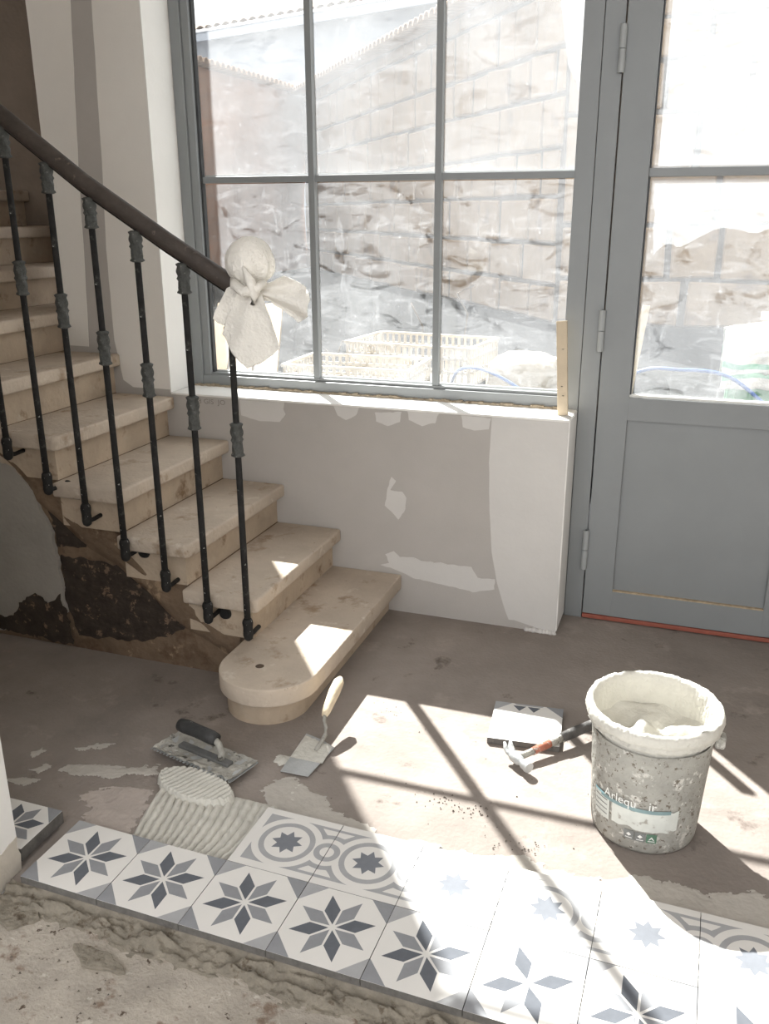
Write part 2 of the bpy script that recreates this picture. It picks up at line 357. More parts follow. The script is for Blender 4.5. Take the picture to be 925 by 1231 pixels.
xcols = [(XL, m1-.013), (m1+.013, m2-.013), (m2+.013, XRW)]
zrows = [(.816, 1.502, .09, .17), (1.528, 2.316, .16, .25), (2.342, 2.76, .05, .10)]
for i, (x0, x1) in enumerate(xcols):
    for j, (z0, z1, lo, hi) in enumerate(zrows):
        MB().box(x0, x1, YG, YG+.004, z0, z1).build('pane', glass_mat('dusty_glass', lo, hi, (i*3.7+j*1.9, 0.3*i, j*2.3), .095 if j == 0 else .055), win)
for i, (x0, x1) in enumerate(xcols):
    for z0 in (.816, 1.527, 2.341):
        MB().box(x0, x1, YG+.005, YG+.013, z0-.002, z0+.006).build('outer_bead', whitepaint, win)  # white instead of the frame grey: paints in the bright line of sunlit ledges
film_m = bpy.data.materials.new('protective_film'); film_m.use_nodes = True
nt = film_m.node_tree; pb = nt.nodes['Principled BSDF']; pb.inputs['Base Color'].default_value = (.85, .87, .9, 1); pb.inputs['Roughness'].default_value = .35
t_ = nt.nodes.new('ShaderNodeBsdfTransparent'); tl_ = nt.nodes.new('ShaderNodeBsdfTranslucent'); tl_.inputs[0].default_value = (.8, .83, .86, 1)
nzf = nt.nodes.new('ShaderNodeTexNoise'); nzf.inputs['Scale'].default_value = 6; mrf = nt.nodes.new('ShaderNodeMapRange'); mrf.inputs['To Min'].default_value = .10; mrf.inputs['To Max'].default_value = .17
mx1 = nt.nodes.new('ShaderNodeMixShader'); mx1.inputs[0].default_value = .6; mx2 = nt.nodes.new('ShaderNodeMixShader')
nt.links.new(nzf.outputs['Fac'], mrf.inputs['Value']); nt.links.new(mrf.outputs[0], mx2.inputs[0])
nt.links.new(pb.outputs[0], mx1.inputs[1]); nt.links.new(tl_.outputs[0], mx1.inputs[2]); nt.links.new(t_.outputs[0], mx2.inputs[1]); nt.links.new(mx1.outputs[0], mx2.inputs[2])
nt.links.new(mx2.outputs[0], nt.nodes['Material Output'].inputs['Surface'])
MB().prism([(.765, 2.3), (.777, 2.01), (.811, 1.827), (.848, 1.768), (.85, 2.3)], YG-.004, YG-.0032, 'y').build('protective_film', film_m, win)

# ------------------------------------------------------------------ door
door = thing('door_1', (1.33, FY, 0.0), None, None, kind='structure'); door['label'] = 'grey metal door with glazed upper half and solid lower panel'
MB().box(.9150, .976, FY, 1.66, 0.0, 2.80).build('frame_jamb', G, door, bevel=0.002)
MB().box(1.69, 1.80, FY, 1.66, 0.0, 2.80).build('frame_jamb', G, door, bevel=0.002)
MB().box(.976, 1.69, FY, 1.66, 2.40, 2.80).build('frame_head', G, door, bevel=0.002)
DF = FY-0.004
MB().box(.9805, 1.0795, DF, 1.65, .022, 2.395).build('stile', G, door, bevel=0.002)
MB().box(1.58, 1.686, DF, 1.65, .022, 2.395).build('stile', G, door, bevel=0.002)
MB().box(1.068, 1.59, DF+.0006, 1.65, .022, .117).build('rail', G, door)
MB().box(1.068, 1.59, DF+.0006, 1.65, .742, .8185).build('rail', G, door)
MB().box(1.068, 1.59, DF+.0006, 1.65, 2.30, 2.395).build('rail', G, door)
MB().box(1.066, 1.592, DF+.014, 1.64, .10, .75).build('panel', G, door)
MB().box(1.0795, 1.58, FY+.008, 1.645, 1.505, 1.530).build('glazing_bar', G, door, bevel=0.0015)
MB().box(1.0795, 1.084, FY+.012, 1.63, .8185, 2.30).build('glazing_gasket', gasket, door)
MB().box(1.0795, 1.58, FY+.006, 1.632, .8185, .826).build('glazing_bead', M('bead_white', (226, 224, 218), .6, .04, 20), door)
MB().box(1.08, 1.58, YG, YG+.004, .8185, 1.505).build('pane', glass_mat('dusty_glass', .09, .18, (7.7, 1.1, 4.2)), door)
MB().box(1.08, 1.58, YG, YG+.004, 1.530, 2.30).build('pane', glass_mat('dusty_glass', .08, .14, (9.2, 2.1, 1.2)), door)
MB().box(1.103, 1.578, YG-.004, YG-.0032, 1.535, 2.28).build('protective_film', film_m, door)
MB().prism(rough_poly([(1.095, 1.500), (1.34, 1.500), (1.575, 1.500), (1.575, 1.36)]+smooth_poly([(1.575, 1.36), (1.50, 1.38), (1.40, 1.33), (1.30, 1.37), (1.20, 1.29), (1.15, 1.31), (1.093, 1.25)], 2)[2:-6], .008, .02, 14), YG-.004, YG-.0032, 'y').build('protective_film', film_m, door)
MB().box(.979, 1.69, FY-.006, 1.63, .004, .019).build('weather_strip', red, door, bevel=0.002)
MB().box(1.068, 1.58, DF+.002, DF+.014, .116, .122).build('dust_line', M('sand_dust', (176, 158, 134), .95, .25, 60), door)
hinge_m = M('hinge_steel', (158, 161, 161), .4, .06, 20)
for z0, z1 in ((1.797, 1.927), (.967, 1.101), (.196, .341)):
    zm = (z0+z1)/2
    h = MB().lathe([(.0105, 0), (.0105, zm-z0-.001)], 14, (.974, FY-.012, z0)).build('hinge', hinge_m, door, smooth=True, autosm=True)
    MB().lathe([(.0105, 0), (.0105, z1-zm-.001)], 14, (.974, FY-.012, zm+.001)).build('hinge_barrel', hinge_m, h, smooth=True, autosm=True)
    MB().lathe([(.004, 0), (.004, z1-z0+.004)], 10, (.974, FY-.012, z0-.002)).build('hinge_pin', gasket, h, smooth=True, autosm=True)

# ================================================================== STAIR
RUN, RISE, X1, YE, YSF = 0.2223, 0.1503, 0.3263, 0.752, 0.80
stair = thing('staircase', (-.4, 1.1, 0), 'worn sandstone staircase with rounded nosings climbing left along the wall', 'staircase')
def step_prof(top, xn, depth, nose=0.036, th=0.044):
    """side profile (x,z), nosing rounded, riser below"""
    p = [(xn-depth, top)]
    for k in range(7):
        a = math.radians(90-30*k); p.append((xn-th/2+th/2*math.cos(a), top-th/2+th/2*math.sin(a)))
    p += [(xn-nose, top-th-.004), (xn-nose, top-RISE), (xn-depth, top-RISE)]
    return p
for i in range(1, 10):
    top = .148+RISE*i; xn = X1-RUN*i; back = WY-.001 if i < 6 else 2.098
    dp = RUN+0.036 if i < 9 else 1.2
    mb = MB()
    # tread slab with rounded nosing that returns at the open end, and the block under it
    outline = [(xn-dp, YE), (xn-.012, YE), (xn, YE+.012), (xn, back), (xn-dp, back)]
    if i >= 6: outline = [(xn-dp, YE), (xn-.012, YE), (xn, YE+.012), (xn, back if xn < XLP+.02 else WY-.001), (xn-dp, back)]
    if i == 6: outline = [(xn-dp, YE), (xn-.012, YE), (xn, YE+.012), (xn, WY-.001), (XLP-.001, WY-.001), (XLP-.001, 2.098), (xn-dp, 2.098)]
    slab = MB().prism(outline, top-.046, top)
    st = slab.build('step', stone, stair, bevel=0.017, seg=4, smooth=True, autosm=True)
    y1 = back if xn-.036 < XLP else WY-.001
    MB().box(xn-dp, xn-.036, YSF-.012, y1, top-RISE, top-.044).build('riser_block', riser_m, st)
# curtail bottom step with half-round end
def curtail(cx, cy, R, xf, xb, yb):
    p = [(xf, yb), (xf, cy)]
    p += [(cx+R*math.cos(math.radians(-a)), cy+R*math.sin(math.radians(-a))) for a in range(6, 181, 6)]
    p += [(cx-R, YSF), (xb, YSF), (xb, yb)]
    return p
tp = MB().prism(curtail(.190, .660, .150, .340, .05, WY-.001), .148-.056, .148).build('step', stone, stair, bevel=0.024, seg=5, smooth=True, autosm=True)
MB().prism(curtail(.166, .690, .125, .291, .05, WY-.001), 0.0, .148-.05).build('riser_block', riser_m, tp, smooth=True, autosm=True)
# drill mark on the curtail step
MB().lathe([(.001, .0006), (.012, .0006), (.013, 0)][::-1], 14, (.165, .640, .148)).build('drill_mark', M('dark_stain', (92, 78, 66), .95, .3, 60), tp)
# stringer face under the steps
ps = [(.055, 0.0), (.055, .12)]
for i in range(1, 9):
    ps += [(X1-RUN*i-.04, .148+RISE*(i-1)+.0), (X1-RUN*i-.04, .148+RISE*i-.05)]
ps += [(-2.0, ps[-1][1]), (-2.0, 0.0)]
strg = MB().prism(ps, YSF, WY-.002, 'y').build('stringer', stringer_m, stair)
# smeared render fillet along the pitch line
def fillet(u, v):
    x = .02-1.5*u; zc = .075+(.02-x)*RISE/RUN+.045*nz(x*6, 1.3); zz = zc-.06+.13*v
    return (x, YSF+.002-.024*math.sin(PI*v)**.6*(0.6+.5*nz(x*9, v*4)), zz)
MB().grid(fillet, 90, 9).build('render_fillet', stringer_m, stair, smooth=True)
sp = lambda poly, m, seed, name, t: MB().prism(rough_poly(poly, .010, .015, seed), YSF-t, YSF+.001, 'y').build(name, m, stair)
sp([(-.831,.645),(-.768,.622),(-.726,.576),(-.687,.509),(-.653,.412),(-.647,.34),(-.641,.266),(-.637,.176),(-.633,.131),(-.72,.085),(-.941,.02),(-1.9,.02),(-1.9,1.15),(-1.2,.86)], oldpatch, 3, 'plaster_patch', .014)
sp([(-.635,.335),(-.515,.335),(-.40,.325),(-.30,.285),(-.18,.23),(-.15,.17),(-.24,.10),(-.40,.06),(-.60,.05),(-.637,.176)], tar, 6, 'tar_stain', .003)
sp([(-.665,.50),(-.60,.47),(-.52,.40),(-.53,.372),(-.64,.365)], tar, 9, 'tar_stain', .003)
MB().prism(rough_poly([(-.95,.025),(-.93,.07),(-.86,.09),(-.80,.16),(-.75,.19),(-.70,.15),(-.65,.20),(-.625,.13),(-.62,.02)], .014, .01, 15), YSF-.0155, YSF-.0130, 'y').build('tar_stain', tar, stair)

# ------------------------------------------------------------------ railing
rail = thing('stair_railing', (-.3, .72, .2), 'black iron stair railing with ornate collars and dark wooden handrail', 'railing')
YB = 0.72
rp = [(.108, 1.219), (.05, 1.252), (-.09, 1.333), (-.335, 1.483), (-.58, 1.657), (-.85, 1.84), (-1.25, 2.11)]
rp = [Vector((x, YB, z)) for x, z in rp]
fine = []
for i in range(len(rp)-1):
    for k in range(4): fine.append(rp[i].lerp(rp[i+1], k/4))
fine.append(rp[-1])
MB().tube(fine, [.024]*len(fine), 14, flat=0.92, upv=(0, 1, 0)).build('handrail', railwood, rail, smooth=True, autosm=True)
MB().tube([p-Vector((0, 0, .023)) for p in fine], .009, 6).build('under_rail', iron, rail)
bal = [(.089, .193, 1.195), (-.045, .228, 1.285), (-.185, .313, 1.366), (-.322, .397, 1.452), (-.451, .497, 1.543), (-.583, .585, 1.637), (-.72, .685, 1.73), (-.857, .775, 1.825)]
def collar(H, R):
    q = []
    for k in range(25):
        t = k/24; r = R*(.46+.38*abs(math.sin(2*PI*t))**.9+.42*math.exp(-((t-.05)/.045)**2)+.36*math.exp(-((t-.5)/.045)**2)+.40*math.exp(-((t-.95)/.045)**2)); q.append((r, t*H))
    return q
def leafy(H, R):
    mb = MB(); prof = collar(H, R); n = 16; k = len(prof); vs = []
    for j, (r, z) in enumerate(prof):
        for i in range(n):
            a = 2*PI*i/n; rr = r*(1+.16*math.sin(4*a+z/H*9)*math.sin(PI*j/(k-1))); vs.append((rr*math.cos(a), rr*math.sin(a), z))
    mb.add(vs, [(j*n+i, j*n+(i+1) % n, (j+1)*n+(i+1) % n, (j+1)*n+i) for j in range(k-1) for i in range(n)]+[tuple(range(n))[::-1], tuple((k-1)*n+i for i in range(n))])
    return mb
protoS = protoT = protoM = protoF = protoR = None
for n_, (x, z0, z1) in enumerate(bal):
    h = z1-z0
    bo = MB().lathe([(.0100, .03), (.0094, .3), (.0090, h*.62), (.0088, h-.02)], 12).build('baluster', iron, rail, smooth=True, local=True)
    bo.location = Vector((x, YB, z0))-ORG[rail.name]
    if protoT is None:
        protoT = leafy(.082, .0205).build('top_collar', ironc, bo, smooth=True, local=True); t_o = protoT
        protoM = leafy(.098, .0200).build('middle_collar', ironc, bo, smooth=True, local=True); m_o = protoM
        protoF = MB().lathe([(.006, -.012), (.013, -.006), (.0155, .006), (.0145, .03), (.0165, .046), (.0150, .054), (.0115, .060)], 14).tube([(0, 0, .004), (0, .03, .0), (0, .07, .002)], [.008, .007, .007], 8).build('foot_socket', iron, bo, smooth=True, local=True); f_o = protoF
    else:
        t_o = sub(protoT, 'top_collar', bo); m_o = sub(protoM, 'middle_collar', bo); f_o = sub(protoF, 'foot_socket', bo)
    t_o.location = (0, 0, h-.090); m_o.location = (0, 0, (.56 if n_ == 0 else .592)); f_o.location = (0, 0, 0)
    if n_ % 2 == 1:
        if protoR is None:
            protoR = MB().tube([(.020, .060, -.004), (.020, .069, -.004)], [.018, .022], 14).build('rosette', iron, bo, local=True, smooth=True, autosm=True)
        else: sub(protoR, 'rosette', bo)

# ------------------------------------------------------------------ paper towel wrapped over the newel ball
pw = thing('paper_wrap', (.155, .70, 1.0), 'white crumpled paper towel tied around the railing end ball', 'paper')
def ballf(u, v):
    a = 2*PI*u; t = PI*(.02+.90*v); c_ = 1.0
    fo = max(0, v-.3)
    r = .063*(1+.16*fo*math.sin(7*a+2.5*math.sin(2*a))+.08*fo*math.sin(17*a+1)+.05*nz(math.cos(a)*2.2, math.sin(a)*2.2, v*4)+.03*nz(math.cos(a)*7, math.sin(a)*7, v*12))
    if v > .72: r *= 1-.9*(v-.72)
    return (.168+r*math.sin(t)*math.cos(a), .70+r*math.sin(t)*math.sin(a), 1.282+.064*math.cos(t))
MB().grid(ballf, 64, 34).build('wrapped_ball', paper, pw, smooth=True)
def sheet(poly, y0, seed, fold, freq, name, tilt=0.0, cut=5):
    bm = bmesh.new(); vs = [bm.verts.new((x, 0, z)) for x, z in poly]; bm.faces.new(vs)
    bmesh.ops.triangulate(bm, faces=bm.faces)
    for _ in range(cut): bmesh.ops.subdivide_edges(bm, edges=bm.edges, cuts=1, use_grid_fill=True); 
    kx, kz = .187, 1.215
    for v in bm.verts: v.co.x += .022; v.co.z += .02+(1.2-v.co.z)*.1
    for v in bm.verts:
        dx, dz = v.co.x-kx, v.co.z-kz; d = math.hypot(dx, dz); a = math.atan2(dz, dx)
        v.co.y = y0+fold*math.sin(a*freq+seed)*min(1, .3+d*5)+.006*nz(v.co.x*25, v.co.z*25, seed)-tilt*d
        v.co.x += .003*nz(v.co.x*40, v.co.z*40, seed+3); v.co.z += .003*nz(v.co.x*40, v.co.z*40, seed+7)
    mb = MB(); bm.verts.index_update(); mb.add([tuple(v.co) for v in bm.verts], [tuple(v.index for v in f.verts) for f in bm.faces]); bm.free()
    o = mb.build(name, paper, pw, smooth=True); md = o.modifiers.new('thick', 'SOLIDIFY'); md.thickness = .0015; return o
sheet([(.128,1.19),(.100,1.13),(.078,1.07),(.112,1.02),(.153,.975),(.20,1.0),(.241,1.035),(.225,1.10),(.2,1.19)], .655, 1.0, .007, 5, 'hanging_sheet', .05)
sheet([(.150,1.222),(.128,1.218),(.091,1.196),(.072,1.15),(.057,1.112),(.066,1.10),(.08,1.093),(.118,1.142),(.15,1.17)], .668, 2.3, .010, 6, 'side_flap', .1)
sheet([(.17,1.20),(.204,1.213),(.258,1.238),(.30,1.21),(.326,1.173),(.317,1.128),(.28,1.106),(.236,1.141),(.204,1.164),(.17,1.17)], .675, .4, .016, 9, 'side_flap', .0)
# knot
kn = MB(); kn.tube([(.118, .668, 1.222), (.135, .645, 1.205), (.165, .636, 1.190), (.195, .642, 1.20), (.205, .665, 1.215)], [.010, .017, .021, .018, .010], 12, flat=.7)
kn.tube([(.165, .632, 1.252), (.182, .632, 1.22), (.192, .637, 1.185), (.180, .645, 1.16)], [.006, .015, .016, .007], 10, flat=.8)
kn.v = [(x+.018, y, z+.022) for x, y, z in kn.v]
kn.build('knot', paper, pw, smooth=True)

# ================================================================== TILES
TA = -0.0152
def tp2(x, y): return (.7+(x-.7)*math.cos(TA)-y*math.sin(TA), (x-.7)*math.sin(TA)+y*math.cos(TA))
S = 0.0993      # half side, leaving a hairline joint
TH = 0.018
def star_tile():
    mb = MB(); mb.box(-S, S, -S, S, 0, TH-.0006, 4); mb.box(-S+.0002, S-.0002, -S+.0002, S-.0002, TH-.0006, TH, 0); z = TH+.00015
    for k in range(8):
        a = math.radians(22.5+45*k); d = Vector((math.cos(a), math.sin(a))); n = Vector((-d.y, d.x))
        p = [d*.075, d*.46+n*.168, d*.885, d*.46-n*.168]
        mb.flat([(q.x*.1, q.y*.1) for q in p], z, 1 if k % 2 == 0 else 2)
    for sx in (-1, 1):
        for sy in (-1, 1):
            c = [(sx*S, sy*S), (sx*(S-.050), sy*S), (sx*S, sy*(S-.052))]
            if sx*sy < 0: c = c[::-1]
            mb.flat(c, z, 2 if sx*sy > 0 else 3)
    return mb
def ring(mb, cx, cy, r0, r1, z, mi, a0=0, a1=360, n=40):
    vs = []; 
    for i in range(n+1):
        a = math.radians(a0+(a1-a0)*i/n); vs += [(cx+r0*math.cos(a), cy+r0*math.sin(a), z), (cx+r1*math.cos(a), cy+r1*math.sin(a), z)]
    mb.add(vs, [(2*i, 2*i+1, 2*i+3, 2*i+2) for i in range(n)], mi)
def ring_tile(corner=False):
    mb = MB(); mb.box(-S, S, -S, S, 0, TH-.0006, 4); mb.box(-S+.0002, S-.0002, -S+.0002, S-.0002, TH-.0006, TH, 0)
    z = TH+.00012; e = .00010; xl = -.078 if corner else -S
    mb.flat([(xl, -.080), (S, -.080), (S, .080), (xl, .080)], z, 3)
    mb.flat(circ(0, 0, .082, 60), z+e, 0)
    for sx in ((1,) if corner else (-1, 1)):
        hc = circ(sx*S, 0, .044, 24, 90 if sx > 0 else -90, 270 if sx > 0 else 90); mb.flat(hc, z+e*1.3, 0)
        ring(mb, sx*S, 0, .016, .030, z+2.4*e, 3, 90 if sx > 0 else -90, 270 if sx > 0 else 90, 20)
        pass
        for sy in (-1, 1):
            t = [(.060, .072), (.0993, .072), (.0993, .0575), (.090, .0560), (.0785, .0535), (.069, .0620)]
            t = [(sx*a, sy*b_) for a, b_ in t]
            mb.flat(t if sx*sy < 0 else t[::-1], z+1.6*e, 0)
    ring(mb, 0, 0, .053, .066, z+2*e, 3)
    st = []
    for k in range(16):
        a = math.radians(22.5*k); r = .038 if k % 2 == 0 else .023; st.append((r*math.cos(a), r*math.sin(a)))
    mb.flat(st, z+2*e, 5)
    return mb
TM = [tile_white, tile_dark, tile_mid, tile_light, tile_side, M('tile_star_grey', (122, 125, 131), .75, .08, 40)]
protoA = protoB = None
FO = ORG[fl.name]
def put_tile(proto, maker, name, par, x, y, z, rot):
    if proto is None:
        o = maker.build(name, TM, par, local=True, fix=False); proto = o
    else: o = sub(proto, name, par)
    o.location = Vector((x, y, z))-ORG[par.name]; o.rotation_euler = (0, 0, rot); return proto, o
for k in range(0, 9):
    x, y = tp2((k+.5)*.2, -.1)
    protoA, o = put_tile(protoA, star_tile() if protoA is None else None, 'tile', fl, x, y, .012+random.uniform(-.0003, .0003), TA+random.uniform(-.002, .002))
x, y = tp2(.5, .1)
_, o = put_tile(None, ring_tile(True), 'tile', fl, x, y, .012, TA)
for k in range(3, 9):
    x, y = tp2((k+.5)*.2, .1)
    protoB, o = put_tile(protoB, ring_tile() if protoB is None else None, 'tile', fl, x, y, .012+random.uniform(-.0003, .0003), TA+random.uniform(-.002, .002))
# mortar bed under the laid rows, lumpy at the open front edge
def bedf(u, v):
    x = -.03+1.86*u; px, py = tp2(x, -.197-.068*v)
    lump = max(0, nz(x*13, v*4+1)+.6*nz(x*34, v*7, 2)+.08)
    h = .011-.030*v**.55+.030*lump*math.sin(PI*min(1, v*1.15))+.006*nz(x*60, v*9)
    return (px, py+.02*v*nz(x*8, 2.2), max(h, -.026))
bed = MB().grid(bedf, 300, 20).build('mortar_edge', mortar, fl, smooth=True)
bq = [tp2(0.002, -.198), tp2(1.8, -.198), tp2(1.8, .198), tp2(.402, .198), tp2(.402, 0), tp2(.002, 0)]
MB().prism(bq, 0.0, .0121).build('mortar_bed', mortar, fl)
for k, q in enumerate([[(-.03,-.205),(.06,-.215),(.09,-.245),(.04,-.285),(-.02,-.27)], [(.20,-.275),(.29,-.275),(.34,-.30),(.25,-.315)], [(1.0,-.215),(1.12,-.215),(1.2,-.24),(1.05,-.25)]]):
    MB().prism(rough_poly(q, .008, .012, 40+k), -.020, -.008).build('mortar_splash', mortar, fl, bevel=.001)

# loose cut tile at the left end of the row
ct = MB(); a0, a1, b0, b1 = -.235, -.047, -.132, .010
ct.box(a0, a1, b0, b1, .012, .0445, 4); ct.box(a0+.0002, a1-.0002, b0+.0002, b1-.0002, .0445, .0455, 0); z = .04565; cx, cy = -.128, -.072
for k in range(8):
    a = math.radians(22.5+45*k); d = Vector((math.cos(a), math.sin(a))); n = Vector((-d.y, d.x))
    p = [d*.0075, d*.046+n*.0168, d*.078, d*.046-n*.0168]
    if all(cy+q.y > b0+.001 and cy+q.y < b1 for q in p): ct.flat([(cx+q.x, cy+q.y) for q in p], z, 1 if k % 2 == 0 else 2)
ct.flat([(a1, b1), (a1-.042, b1), (a1, b1-.048)][::1], z, 2)
ct.box(a0+.01, a1-.012, b0+.01, b1-.012, 0.0, .012, 4)
lt = ct.build('floor_tile', TM, fix=False); tag(lt, 'loose patterned tile raised at the row end beside the white wall', 'tile', 'patterned cement tiles not yet laid')
# spare tile by the hammer
def plain_tile():
    mb = MB(); mb.box(-S, S, -S, S, 0, TH-.0006, 4); mb.box(-S+.0002, S-.0002, -S+.0002, S-.0002, TH-.0006, TH, 0); z = TH+.00015
    for x in (-.030, .012): mb.flat([(x-.016, S-.012), (x+.004, S-.040), (x+.022, S-.012)], z, 1)
    mb.flat([(-S, S), (-S, S-.05), (-S+.05, S)], z, 3); mb.flat([(S, S), (S-.05, S), (S, S-.05)], z, 2)
    mb.flat([(-S+.055, S), (-S+.062, S-.008), (S-.062, S-.008), (S-.055, S)], z, 3)  # grey band paints in the shaded strip along the back edge
    return mb
sp_ = plain_tile().build('floor_tile', TM, local=True, fix=False); sp_.location = (.925, .800, .0008); sp_.rotation_euler = (0, 0, .095)
tag(sp_, 'spare patterned tile lying on the screed behind the hammer', 'tile', 'patterned cement tiles not yet laid')

# ================================================================== ADHESIVE
def combA(u, v):
    x0, x1 = .085+.30*u, .135+.262*u
    y = .006+.235*v; t = v
    x = (x1*(1-t)+x0*t)+.030*math.sin(PI*t)*(u-.2)+ (.035*t*t*(u > .55)*(u-.55)*2)
    edge = min(1, u/.03, (1-u)/.03, v/.04+.3, (1-v)/.05)
    h = .0008+.0135*abs(math.sin(PI*u*15+.5*nz(u*5, v*3)))**.6*(0.9+.3*nz(u*9, v*20, 4))
    return (x+.003*nz(v*14, u*4), y-(x-.7)*.0152+.03*(u-.5)*0, max(.0006, h*edge))
ca = MB().grid(combA, 320, 36).build('combed_adhesive', adh, smooth=True, fix=False); tag(ca, 'white tile adhesive combed in long ridges beside the laid tiles', 'adhesive')
def combB(u, v):
    a = 2*PI*u; r = v; ex, ey = .118, .056
    jag = 1+.05*nz(math.cos(a)*5, math.sin(a)*5, 2)+.03*nz(math.cos(a)*16, math.sin(a)*16, 5)
    lx, ly = ex*r*jag*math.cos(a), ey*r*jag*math.sin(a); th = math.radians(-10)
    x, y = .178+lx*math.cos(th)-ly*math.sin(th), .238+lx*math.sin(th)+ly*math.cos(th)
    rid = abs(math.sin((lx*.9-ly*.55+.012*math.sin(ly*30))*230))**.55
    h = .0175+.0075*rid+.004*(r > .8)*max(0, nz(math.cos(a)*12, math.sin(a)*12, 8))
    if r > .94: h *= max(0.3, (1-r)/.06*.7+.3)
    if r > .995: h = .004
    return (x, y, h)
cb = MB().grid(combB, 220, 70).build('combed_adhesive', adh, smooth=True, fix=False); tag(cb, 'thick oval dollop of adhesive scraped in fine ridges under the notched trowel', 'adhesive')
smears = [
 ([(.40,.215),(.335,.292),(.355,.35),(.385,.372),(.42,.355),(.47,.335),(.52,.30),(.585,.262),(.66,.25),(.70,.212),(.62,.205),(.5,.207)], 1, .0022, adh_thin, 'pale thin adhesive smear between the trowels and ringed tiles'),
 ([(.70,.212),(.78,.25),(.9,.235),(1.02,.27),(1.12,.245),(1.2,.262),(1.3,.30),(1.42,.28),(1.52,.32),(1.68,.29),(1.78,.22),(1.5,.207),(1.1,.205)], 2, .002, adh_thin, 'long strip of adhesive smeared behind the ringed tile row'),
 ([(-.215,.197),(-.20,.222),(-.155,.235),(-.10,.257),(-.05,.262),(.0,.285),(.03,.30),(.045,.27),(.02,.245),(-.03,.235),(-.06,.205),(-.12,.198),(-.17,.18)], 3, .0028, adh_thin, 'pale streaky adhesive smear left of the notched trowel'),
 ([(-.10,.12),(-.05,.165),(.02,.20),(.075,.20),(.10,.15),(.115,.06),(.10,.018),(.03,.006),(-.015,.03),(-.04,.09)], 4, .0022, M('pinkish_adhesive', (182, 171, 163), .93, .12, 14, .4, 60), 'pinkish dried adhesive film beside the first star tile'),
 ([(-.345,.235),(-.32,.262),(-.30,.255),(-.315,.22)], 5, .003, adh_thin, 'small adhesive blob near the white wall end'),
 ([(-.29,.17),(-.26,.205),(-.235,.205),(-.25,.165)], 6, .003, adh_thin, 'narrow adhesive streak near the loose tile'),
 ([(-.25,.285),(-.17,.345),(-.14,.352),(-.15,.335),(-.21,.292)], 7, .002, adh_thin, 'thin diagonal adhesive scrape on the dark screed'),
 ([(.335,.40),(.36,.425),(.345,.455),(.315,.45),(.31,.42)], 8, .006, adh, 'lump of wet adhesive beside the margin trowel blade'),
 ([(.405,.33),(.43,.36),(.425,.30),(.46,.262),(.445,.255),(.415,.285)], 9, .007, adh, 'curl of adhesive dropped below the margin trowel'),
 ([(-.34,.10),(-.27,.14),(-.22,.15),(-.25,.11)], 10, .003, adh_thin, 'flat adhesive flake just behind the loose tile'),
]
def smear_mesh(poly, t, seed, amp, g=.003):
    P_ = [Vector(p) for p in poly]; n = len(P_)
    x0, x1 = min(p.x for p in P_)-.02, max(p.x for p in P_)+.02; y0, y1 = min(p.y for p in P_)-.02, max(p.y for p in P_)+.02
    nx, ny = int((x1-x0)/g)+2, int((y1-y0)/g)+2; fld = {}
    for iy in range(ny):
        for ix in range(nx):
            x, y = x0+ix*g, y0+iy*g; ins = False; dm = 9.0
            for k in range(n):
                a, b_ = P_[k], P_[(k+1) % n]
                if (a.y > y) != (b_.y > y) and x < (b_.x-a.x)*(y-a.y)/(b_.y-a.y)+a.x: ins = not ins
                ab = b_-a; q = Vector((x, y)); h_ = max(0, min(1, (q-a).dot(ab)/max(ab.length_squared, 1e-9))); dm = min(dm, (q-a-ab*h_).length)
            d = dm if ins else -dm
            u_, v_ = x*.93+y*.37, y*.93-x*.37      # trowelled streak direction
            fld[ix, iy] = d+amp*(nz(u_*18, v_*60, seed)+.7*nz(u_*55, v_*140, seed+3)+.4*nz(x*230, y*230, seed+6))
    mb = MB(); idx = {}
    def vid(ix, iy):
        if (ix, iy) not in idx:
            x, y = x0+ix*g, y0+iy*g; f = fld[ix, iy]
            idx[ix, iy] = len(mb.v); mb.v.append((x, y, .0002+max(0, min(t, f*.25+.0004))*(1+.35*nz(x*90, y*90, seed))))
        return idx[ix, iy]
    for iy in range(ny-1):
        for ix in range(nx-1):
            if sum(fld[ix+a, iy+b_] > 0 for a, b_ in ((0, 0), (1, 0), (1, 1), (0, 1))) >= 3:
                mb.f.append((vid(ix, iy), vid(ix+1, iy), vid(ix+1, iy+1), vid(ix, iy+1))); mb.m.append(0)
    return mb
for poly, seed, t, m, lab in smears:
    o = smear_mesh(poly, t, seed*3.3, .014 if t < .0029 else .006, .003).build('adhesive_smear', m, smooth=True, fix=False); tag(o, lab, 'adhesive', 'adhesive spilled on the floor')
# crumbs
cr = MB()
def crumb(x, y, z, s):
    if math.hypot(x-1.268, y-.487) < .15: return
    vs = [(x+s*random.uniform(.5, 1)*a, y+s*random.uniform(.5, 1)*b, z+s*.5*(c+1)) for a, b, c in ((1,0,-.8),(-.5,.8,-.8),(-.5,-.8,-.8),(.1,.1,.6))]
    cr.add(vs, [(0,2,1),(0,1,3),(1,2,3),(2,0,3)])
for _ in range(60): crumb(.75+.16*random.random(), .395+.05*random.gauss(0, .35), 0.0005, random.uniform(.0015, .0045))
for _ in range(26): crumb(1.0+.10*random.gauss(0, .5), .30+.05*random.gauss(0, .5), .002, random.uniform(.0015, .005))
for _ in range(30): crumb(random.uniform(.5, 1.2), random.uniform(.3, .8), 0.0005, random.uniform(.001, .004))
for _ in range(16): crumb(random.uniform(.45, .58), random.uniform(.74, .80), .0005, random.uniform(.001, .003))
for _ in range(90): crumb(random.uniform(0, 1.2), random.uniform(-.5, -.28), -.014, random.uniform(.0015, .006))
